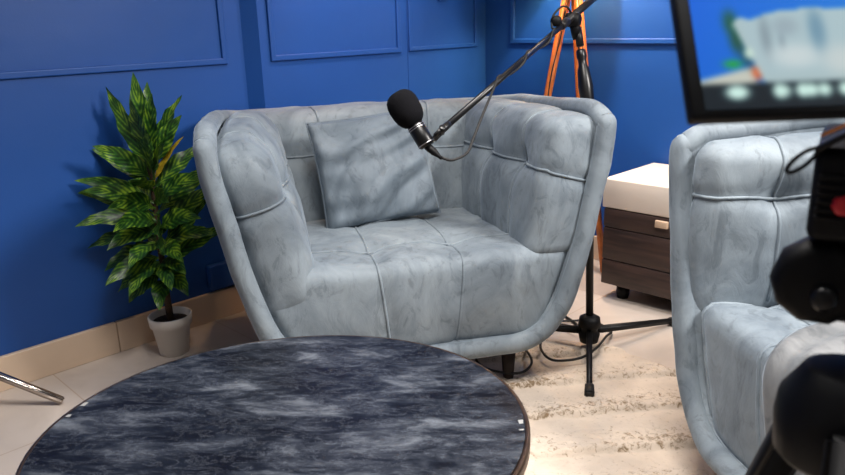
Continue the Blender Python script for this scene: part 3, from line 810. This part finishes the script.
lathe_on(b, cv-Vector((.5,-.3,.7)).normalized()*.011, Vector((.5,-.3,.7)), [(0,.006),(.001,.008),(.021,.008),(.022,.006)], 16)
obj('swivel_mount', b, M['black_gloss'], mc)
# ------------------------------------------------------------------ cables
def cable(name, pts, r, label, n=10, cat='cable'):
    b = bmesh.new(); tube(b, spline(pts, n), r, 8); return tag(obj(name, b, M['rubber']), label, cat)
x0 = Vector((-1.1826,1.206,.8145)); x1 = Vector((-1.1517,1.2133,.7933)); xd = x1-x0
mcable = thing('microphone_cable', 'thin black cable looping from the microphone along the boom arm', 'cable', tuple(x0))
b = bmesh.new(); lathe_on(b, Vector((0,0,0)), xd, [(-.004,.0085),(.0,.0092),(.02,.0088),(.024,.0075),(.034,.005),(.044,.004)], 18); obj('plug', b, M['black_plastic'], mcable)
bdw = Vector((-1.3169,1.9511,1.0772))-Vector((-1.1736,1.2450,.8501)); m0 = Vector((-1.1736,1.2450,.8501))
pts = [x1-x0*1.0, Vector((-1.1373,1.2385,.784))-x0, Vector((-1.1330,1.2860,.794))-x0, Vector((-1.1500,1.3300,.822))-x0, Vector((-1.170,1.39,.873))-x0]
for k in range(9):
    t_ = .35+k*.075; a_ = k*1.9+.6; sd = bdw.cross(Vector((0,0,1))).normalized(); up = sd.cross(bdw).normalized()
    pts.append(m0+bdw*t_+sd*(.0105*math.cos(a_))+up*(.0105*math.sin(a_)-.002)-x0)
pts += [Vector((-1.3197,1.8874,1.066))-x0, Vector((-1.332,1.915,1.104))-x0, Vector((-1.330,1.975,1.125))-x0, Vector((-1.345,2.06,1.06))-x0, Vector((-1.325,2.052,.95))-x0, Vector((-1.268,2.02,.78))-x0, Vector((-1.235,2.015,.50))-x0, Vector((-1.222,2.012,.22))-x0, Vector((-1.26,2.06,.06))-x0, Vector((-1.40,2.09,.012))-x0]
b = bmesh.new(); tube(b, spline(pts, 8), .0033, 8); obj('cord', b, M['rubber'], mcable)
cable('floor_cable', [(-1.62,2.30,.006),(-1.52,2.26,.006),(-1.46,2.20,.006),(-1.38,2.16,.007),(-1.35,2.12,.012),(-1.40,2.03,.036),(-1.36,1.93,.036),(-1.30,1.84,.036),(-1.225,1.80,.036),(-1.165,1.86,.04),(-1.16,1.95,.044),(-1.20,2.08,.03),(-1.24,2.18,.008),(-1.34,2.21,.008),(-1.40,2.15,.010),(-1.50,2.06,.010)],
      .0042, 'black cable coiled on the rug around the microphone stand base')
cable('floor_cable', [(-1.46,1.70,.034),(-1.40,1.63,.036),(-1.325,1.612,.037),(-1.25,1.655,.037),(-1.262,1.735,.036),(-1.33,1.80,.035),(-1.44,1.86,.034)],
      .0042, 'black cable looping on the rug behind the armchair leg')
cable('lamp_cord', [(-1.822,2.70,1.12),(-1.842,2.695,1.0),(-1.878,2.690,.86),(-1.898,2.688,.72),(-1.935,2.688,.55),(-1.99,2.69,.3),(-2.05,2.70,.02),(-2.1,2.80,.005)], .0028, 'thin black cord running down the wooden lamp leg', cat='cord')

# ------------------------------------------------------------------ metal stand foot at the left edge
st = thing('chrome_stand', 'square chrome stand foot reaching in from the left edge beside the table', 'stand', (-2.36,.40,0))
o_ = Vector((-2.36,.40,0)); tip = Vector((-2.205,.628,.011))-o_; root = Vector((-2.330,.470,.128))-o_+Vector((-.02,-.03,.028))
b = bmesh.new(); bar(b, tip, root, .020, .020); l1 = obj('leg', b, M['chrome'], st)
for e_ in ((.10,-.20,.011), (-.05,-.28,.011)):
    b = bmesh.new(); bar(b, Vector(e_), root, .02, .02); obj('leg', b, M['chrome'], st)
b = bmesh.new(); lathe_on(b, root-Vector((0,0,.02)), (0,0,1), [(0,.02),(.03,.022),(.04,.013),(.7,.012)], 20); obj('post', b, M['chrome'], st)

# ------------------------------------------------------------------ filming camera, monitor, tripod (close foreground)
HA = math.radians(15)
tp = thing('camera_tripod', 'black camera tripod with round pan lock, close foreground at the right edge', 'tripod', (-.14,.585,0), HA)
b = bmesh.new()
lathe_on(b, (-.017,-.012,.900), (0,1,0), [(0,.024),(.003,.030),(.010,.034),(.026,.034),(.034,.030),(.036,.020)], 10)
box(b, -.020, .065, .0, .06, .866, .932, .014, 3)
obj('pan_head', b, M['black_plastic'], tp)
b = bmesh.new(); lathe_on(b, (-.012,-.022,.893), (0,1,0), [(0,.006),(.002,.009),(.012,.010)], 16); k_ = obj('lock_screw', b, M['black_gloss'], tp)
b = bmesh.new(); lathe_on(b, (.035,.02,.83), (0,0,1), [(0,.022),(.05,.022)], 20); obj('centre_column', b, M['black_plastic'], tp)
b = bmesh.new(); lathe_on(b, (.010,-.005,.758), (0,0,1), [(0,.040),(.006,.045),(.034,.047),(.052,.045),(.066,.036),(.076,.030),(.079,.024)], 28)
obj('spider', b, M['black_plastic'], tp)
for ex, ey in ((.02,-.40), (.38,.06), (-.20,.34)):
    b = bmesh.new(); e_ = Vector((ex, ey, .02)); s_ = Vector((.014+ex*.10, -.005+ey*.10, .80)); bar(b, s_, s_.lerp(e_, .5), .036, .030, .034, .028); bar(b, s_.lerp(e_, .48), e_, .026, .022, .022, .02)
    lg = obj('leg', b, M['black_plastic'], tp)
    b = bmesh.new(); lathe_on(b, e_-Vector((0,0,.02)), (0,0,1), [(0,.014),(.002,.017),(.03,.014)], 16); obj('rubber_foot', b, M['rubber'], lg)
vc = thing('video_camera', 'black video camera with red record button mounted on the foreground tripod', 'camera', (-.14,.585,.934), HA)
b = bmesh.new(); box(b, -.030, .075, -.012, .13, .0, .070, .008, 3)
for k in range(6): box(b, -.026, -.008, -.0145, -.010, .018+k*.006, .0212+k*.006, .0008, 1)
box(b, -.012, .07, -.004, .12, .068, .086, .006, 3)
obj('body', b, M['black_plastic'], vc)
b = bmesh.new(); lathe_on(b, (-.008,-.010,.030), (0,-1,0), [(0,.0072),(.003,.0078),(.0055,.0066),(.006,.003)], 24); obj('record_button', b, M['red'], vc)
for zz in (.046, .058):
    b = bmesh.new(); box(b, -.004, .012, -.0155, -.011, zz, zz+.004, .001, 1); obj('switch', b, M['silver'], vc)
b = bmesh.new(); tube(b, [Vector((.01,-.012,.004)), Vector((.01,-.020,.004))], .005, 12); obj('socket', b, M['silver'], vc)
# strap lug and loop
b = bmesh.new(); bar(b, Vector((.006,-.004,.093)), Vector((-.030,-.008,.068)), .010, .004); obj('strap', b, M['black_metal'], vc)
b = bmesh.new(); bar(b, Vector((.006,-.009,.098)), Vector((-.028,-.011,.079)), .0022, .0022); sp_ = obj('buckle_bar', b, M['brass'], vc); 
b = bmesh.new(); a_ = Vector((-.030,-.008,.068)); c_ = Vector((-.046,-.012,.052)); q = []
ax_ = (c_-a_).normalized(); pd = Vector((.55,0,-.83)); pd = (Vector((0,1,0)).cross(ax_)).normalized(); mid = (a_+c_)/2
for k in range(25):
    t_ = 2*math.pi*k/24; q.append(mid+ax_*(.0125*math.cos(t_))+pd*(.0040*math.sin(t_)))
tube(b, q, .0016, 8); obj('strap_loop', b, M['black_metal'], vc)

mo = thing('field_monitor', 'black framed camera monitor showing the armchair on screen, close foreground at top right', 'monitor', (-.2007,.4358,1.0337))
e1 = Vector((.704,.7102,.0103)).normalized(); e2 = Vector((-.3821,.3665,.8484)); e2 = (e2-e1*e2.dot(e1)).normalized(); e3 = e1.cross(e2)   # e3 faces the viewer
def MP(a, c, d=0): return e1*a+e2*c+e3*d
MW, MH = .156, .102
if e3.dot(-Vector((-.68,.68,-.2))) < 0: e3 = -e3
b = bmesh.new(); vs = box(b, .002, MW, .0035, MH, -.012, 0, .0025, 3)
for v in b.verts: v.co = MP(v.co.x, v.co.y, v.co.z)
obj('housing', b, M['black_plastic'], mo)
SX0, SY0, SX1, SY1 = .0105, .0085, MW-.012, MH-.008
# live picture on the screen: blue wall, plant, armchair, menu strip (vertex colours of the display surface)
def sstep(a, b_, x): t_ = max(0, min(1, (x-a)/(b_-a))); return t_*t_*(3-2*t_)
def inpoly(px, py, P_):
    c = False; j = len(P_)-1
    for i in range(len(P_)):
        xi, yi = P_[i]; xj, yj = P_[j]
        if (yi > py) != (yj > py) and px < (xj-xi)*(py-yi)/(yj-yi)+xi: c = not c
        j = i
    return c
def blob(px, py, cx_, cy_, rx, ry): return math.exp(-(((px-cx_)/rx)**2+((py-cy_)/ry)**2)**1.5)
def pic(px, py):      # picture coordinates: x 0..160, y 0(top)..  in the same proportions as the display
    c = [12+px*.03, 104+px*.12, 228-py*.1]
    def over(col, k):
        for i in range(3): c[i] = c[i]*(1-k)+col[i]*k
    k = sstep(86, 78, py+px*.0)  # floor wedge bottom left
    over((205,208,196), sstep(3, -3, (78-(px-17)*.22)-py)*sstep(64, 56, px))
    over((228,96,44), blob(px, py, 62, 75, 6, 8))
    over((26,92,58), blob(px, py, 42, 24, 8, 13)*.85); over((30,84,56), blob(px, py, 46, 42, 8, 15)*.9); over((20,60,60), blob(px, py, 54, 58, 7, 12)*.8)
    over((30,170,70), blob(px, py, 38, 66, 10, 4.5))
    chair = [(44,26),(49,20),(66,21),(84,15),(120,12),(165,13),(200,16),(200,86),(67,86),(60,66)]
    for dx in (0,):
        if inpoly(px, py, chair): over((186,206,208), .95)
    if inpoly(px, py, chair):
        over((140,158,168), blob(px, py, 76, 40, 6, 22)*.9); over((120,136,150), blob(px, py, 92, 46, 3, 10)*.6); over((212,224,226), blob(px, py, 104, 60, 26, 12)*.9)
        over((150,166,178), blob(px, py, 98, 30, 14, 10)*.6); over((104,146,172), blob(px, py, 130, 34, 9, 22)*.8); over((215,222,220), blob(px, py, 150, 66, 20, 16)*.7)
        over((176,196,196), sstep(70, 86, py)*.5)
    over((215,240,225), blob(px, py, 56, 56, 5, 6))
    if py > 84:
        k = sstep(84, 87, py); over((12,26,36), k)
        for cx_, w_, br in ((38,12,1),(84,9,.8),(80,6,.8),(104,7,1),(113,7,.9),(126,8,.85),(148,8,1),(160,8,.8)):
            over((215,250,240), min(1, blob(px, py, cx_, 94+.0*px, w_, 7)*br*1.2))
    return c
# soften: average several samples
def picb(px, py):
    s_ = [0,0,0]; n_ = 0
    for dx in (-2.4,0,2.4):
        for dy in (-2.0,0,2.0):
            c = pic(px+dx, py+dy); n_ += 1
            for i in range(3): s_[i] += c[i]
    return [v/n_ for v in s_]
b = bmesh.new(); lay = b.verts.layers.float_color.new('pic'); nx_, ny_ = 96, 60; g = []
for i in range(nx_+1):
    row = []
    for j in range(ny_+1):
        a = SX0+(SX1-SX0)*i/nx_; c = SY0+(SY1-SY0)*j/ny_
        v = b.verts.new(MP(a, c, .0006)); px = a*1620; py = 122-c*1425+.0
        col = lin(picb(px-14, py)); v[lay] = col; row.append(v)
    g.append(row)
for i in range(nx_):
    for j in range(ny_): b.faces.new((g[i][j], g[i+1][j], g[i+1][j+1], g[i][j+1]))
m, nt, bb = newmat('monitor_picture'); at = N(nt, 'ShaderNodeAttribute', attribute_name='pic')
bb.inputs['Base Color'].default_value = (.01,.01,.01,1); bb.inputs['Roughness'].default_value = .4; bb.inputs['Specular IOR Level'].default_value = .1
nt.links.new(at.outputs['Color'], bb.inputs['Emission Color']); bb.inputs['Emission Strength'].default_value = .8
SCREEN_MAT = bb
sc_ = obj('screen', b, m, mo); sc_['label'] = 'lit screen with a blurred picture of the armchair and plant'
b = bmesh.new(); tube(b, [MP(.128,.008,-.010), MP(.128,-.004,-.03), MP(.13,-.02,-.05)+Vector((0,0,-.0))], .008, 14); obj('mount_arm', b, M['black_metal'], mo)

# ------------------------------------------------------------------ camera
cd = bpy.data.cameras.new('camera'); cam = bpy.data.objects.new('camera', cd); COL.objects.link(cam)
rr = math.radians(1.6); R_ = Vector((.7062,.7080,0)).normalized()
pt_ = math.radians(16.6457); az_ = math.radians(45.0737)
Fw = Vector((-math.sin(az_)*math.cos(pt_), math.cos(az_)*math.cos(pt_), -math.sin(pt_))); Rr = Vector((math.cos(az_), math.sin(az_), 0)); Up = Rr.cross(Fw)
X = Rr*math.cos(rr)-Up*math.sin(rr); Y = Rr*math.sin(rr)+Up*math.cos(rr)
cam.matrix_world = Matrix(((X.x,Y.x,-Fw.x,0),(X.y,Y.y,-Fw.y,0),(X.z,Y.z,-Fw.z,1.1),(0,0,0,1)))
cd.sensor_width = 36; cd.lens = 730/845*36; cd.clip_start = .02
cd.dof.use_dof = True; cd.dof.focus_distance = 2.1; cd.dof.aperture_fstop = 31.1/4.0
S.camera = cam

# ------------------------------------------------------------------ light
def area(name, loc, target, size, power, col, sy=None):
    l = bpy.data.lights.new(name, 'AREA'); l.energy = power; l.color = col; l.size = size
    if sy: l.shape = 'RECTANGLE'; l.size_y = sy
    o = bpy.data.objects.new(name, l); COL.objects.link(o); o.location = loc
    o.rotation_euler = (Vector(target)-Vector(loc)).to_track_quat('-Z', 'Y').to_euler(); return o
def spot(name, loc, target, power, col, ang=80, blend=.6, r=.04):
    l = bpy.data.lights.new(name, 'SPOT'); l.energy = power; l.color = col; l.spot_size = math.radians(ang); l.spot_blend = blend; l.shadow_soft_size = r
    o = bpy.data.objects.new(name, l); COL.objects.link(o); o.location = loc
    o.rotation_euler = (Vector(target)-Vector(loc)).to_track_quat('-Z', 'Y').to_euler(); return o
KEY = area('key_softbox', (.75,2.0,2.2), (-.95,1.25,.2), .5, 46, (1,.955,.91)); KEY.data.spread = math.radians(130)
OV = area('overhead_softbox', (-.75,.95,2.5), (-.95,1.25,0), .7, 21, (1,.95,.90)); OV.data.spread = math.radians(100)
area('ceiling_fill', (-.3,.6,2.55), (-.5,.8,0), 1.8, 15, (.95,.97,1))  # added ambient fill under the ceiling, not a fitting of the room
spot('wall_washer_back', (-1.58,2.55,1.80), (-1.56,2.87,1.2), 85, (1,.90,.84), 120, .9)
spot('wall_washer_left', (-1.98,2.02,1.85), (-2.40,2.0,1.2), 60, (1,.56,.50), 80, .9)
spot('downlight_back', (-1.75,2.3,2.5), (-1.6,2.5,0), 22, (1,.74,.5), 75, .7)
spot('corner_fill', (-2.22,1.42,2.5), (-2.25,1.30,0), 24, (1,.66,.38), 30, .9)  # added warm spot to brighten floor and skirting behind the plant, no fitting there
l = bpy.data.lights.new('lamp_bulb', 'POINT'); l.energy = 24; l.color = (1,.68,.38); l.shadow_soft_size = .04
o = bpy.data.objects.new('lamp_bulb', l); COL.objects.link(o); o.location = (-1.80,2.72,1.43)
w = bpy.data.worlds.new('world'); S.world = w; w.use_nodes = True
w.node_tree.nodes['Background'].inputs[0].default_value = (.5,.55,.65,1); w.node_tree.nodes['Background'].inputs[1].default_value = .05
S.view_settings.view_transform = 'Standard'; S.view_settings.look = 'None'; S.view_settings.gamma = 1; S.view_settings.exposure = .12
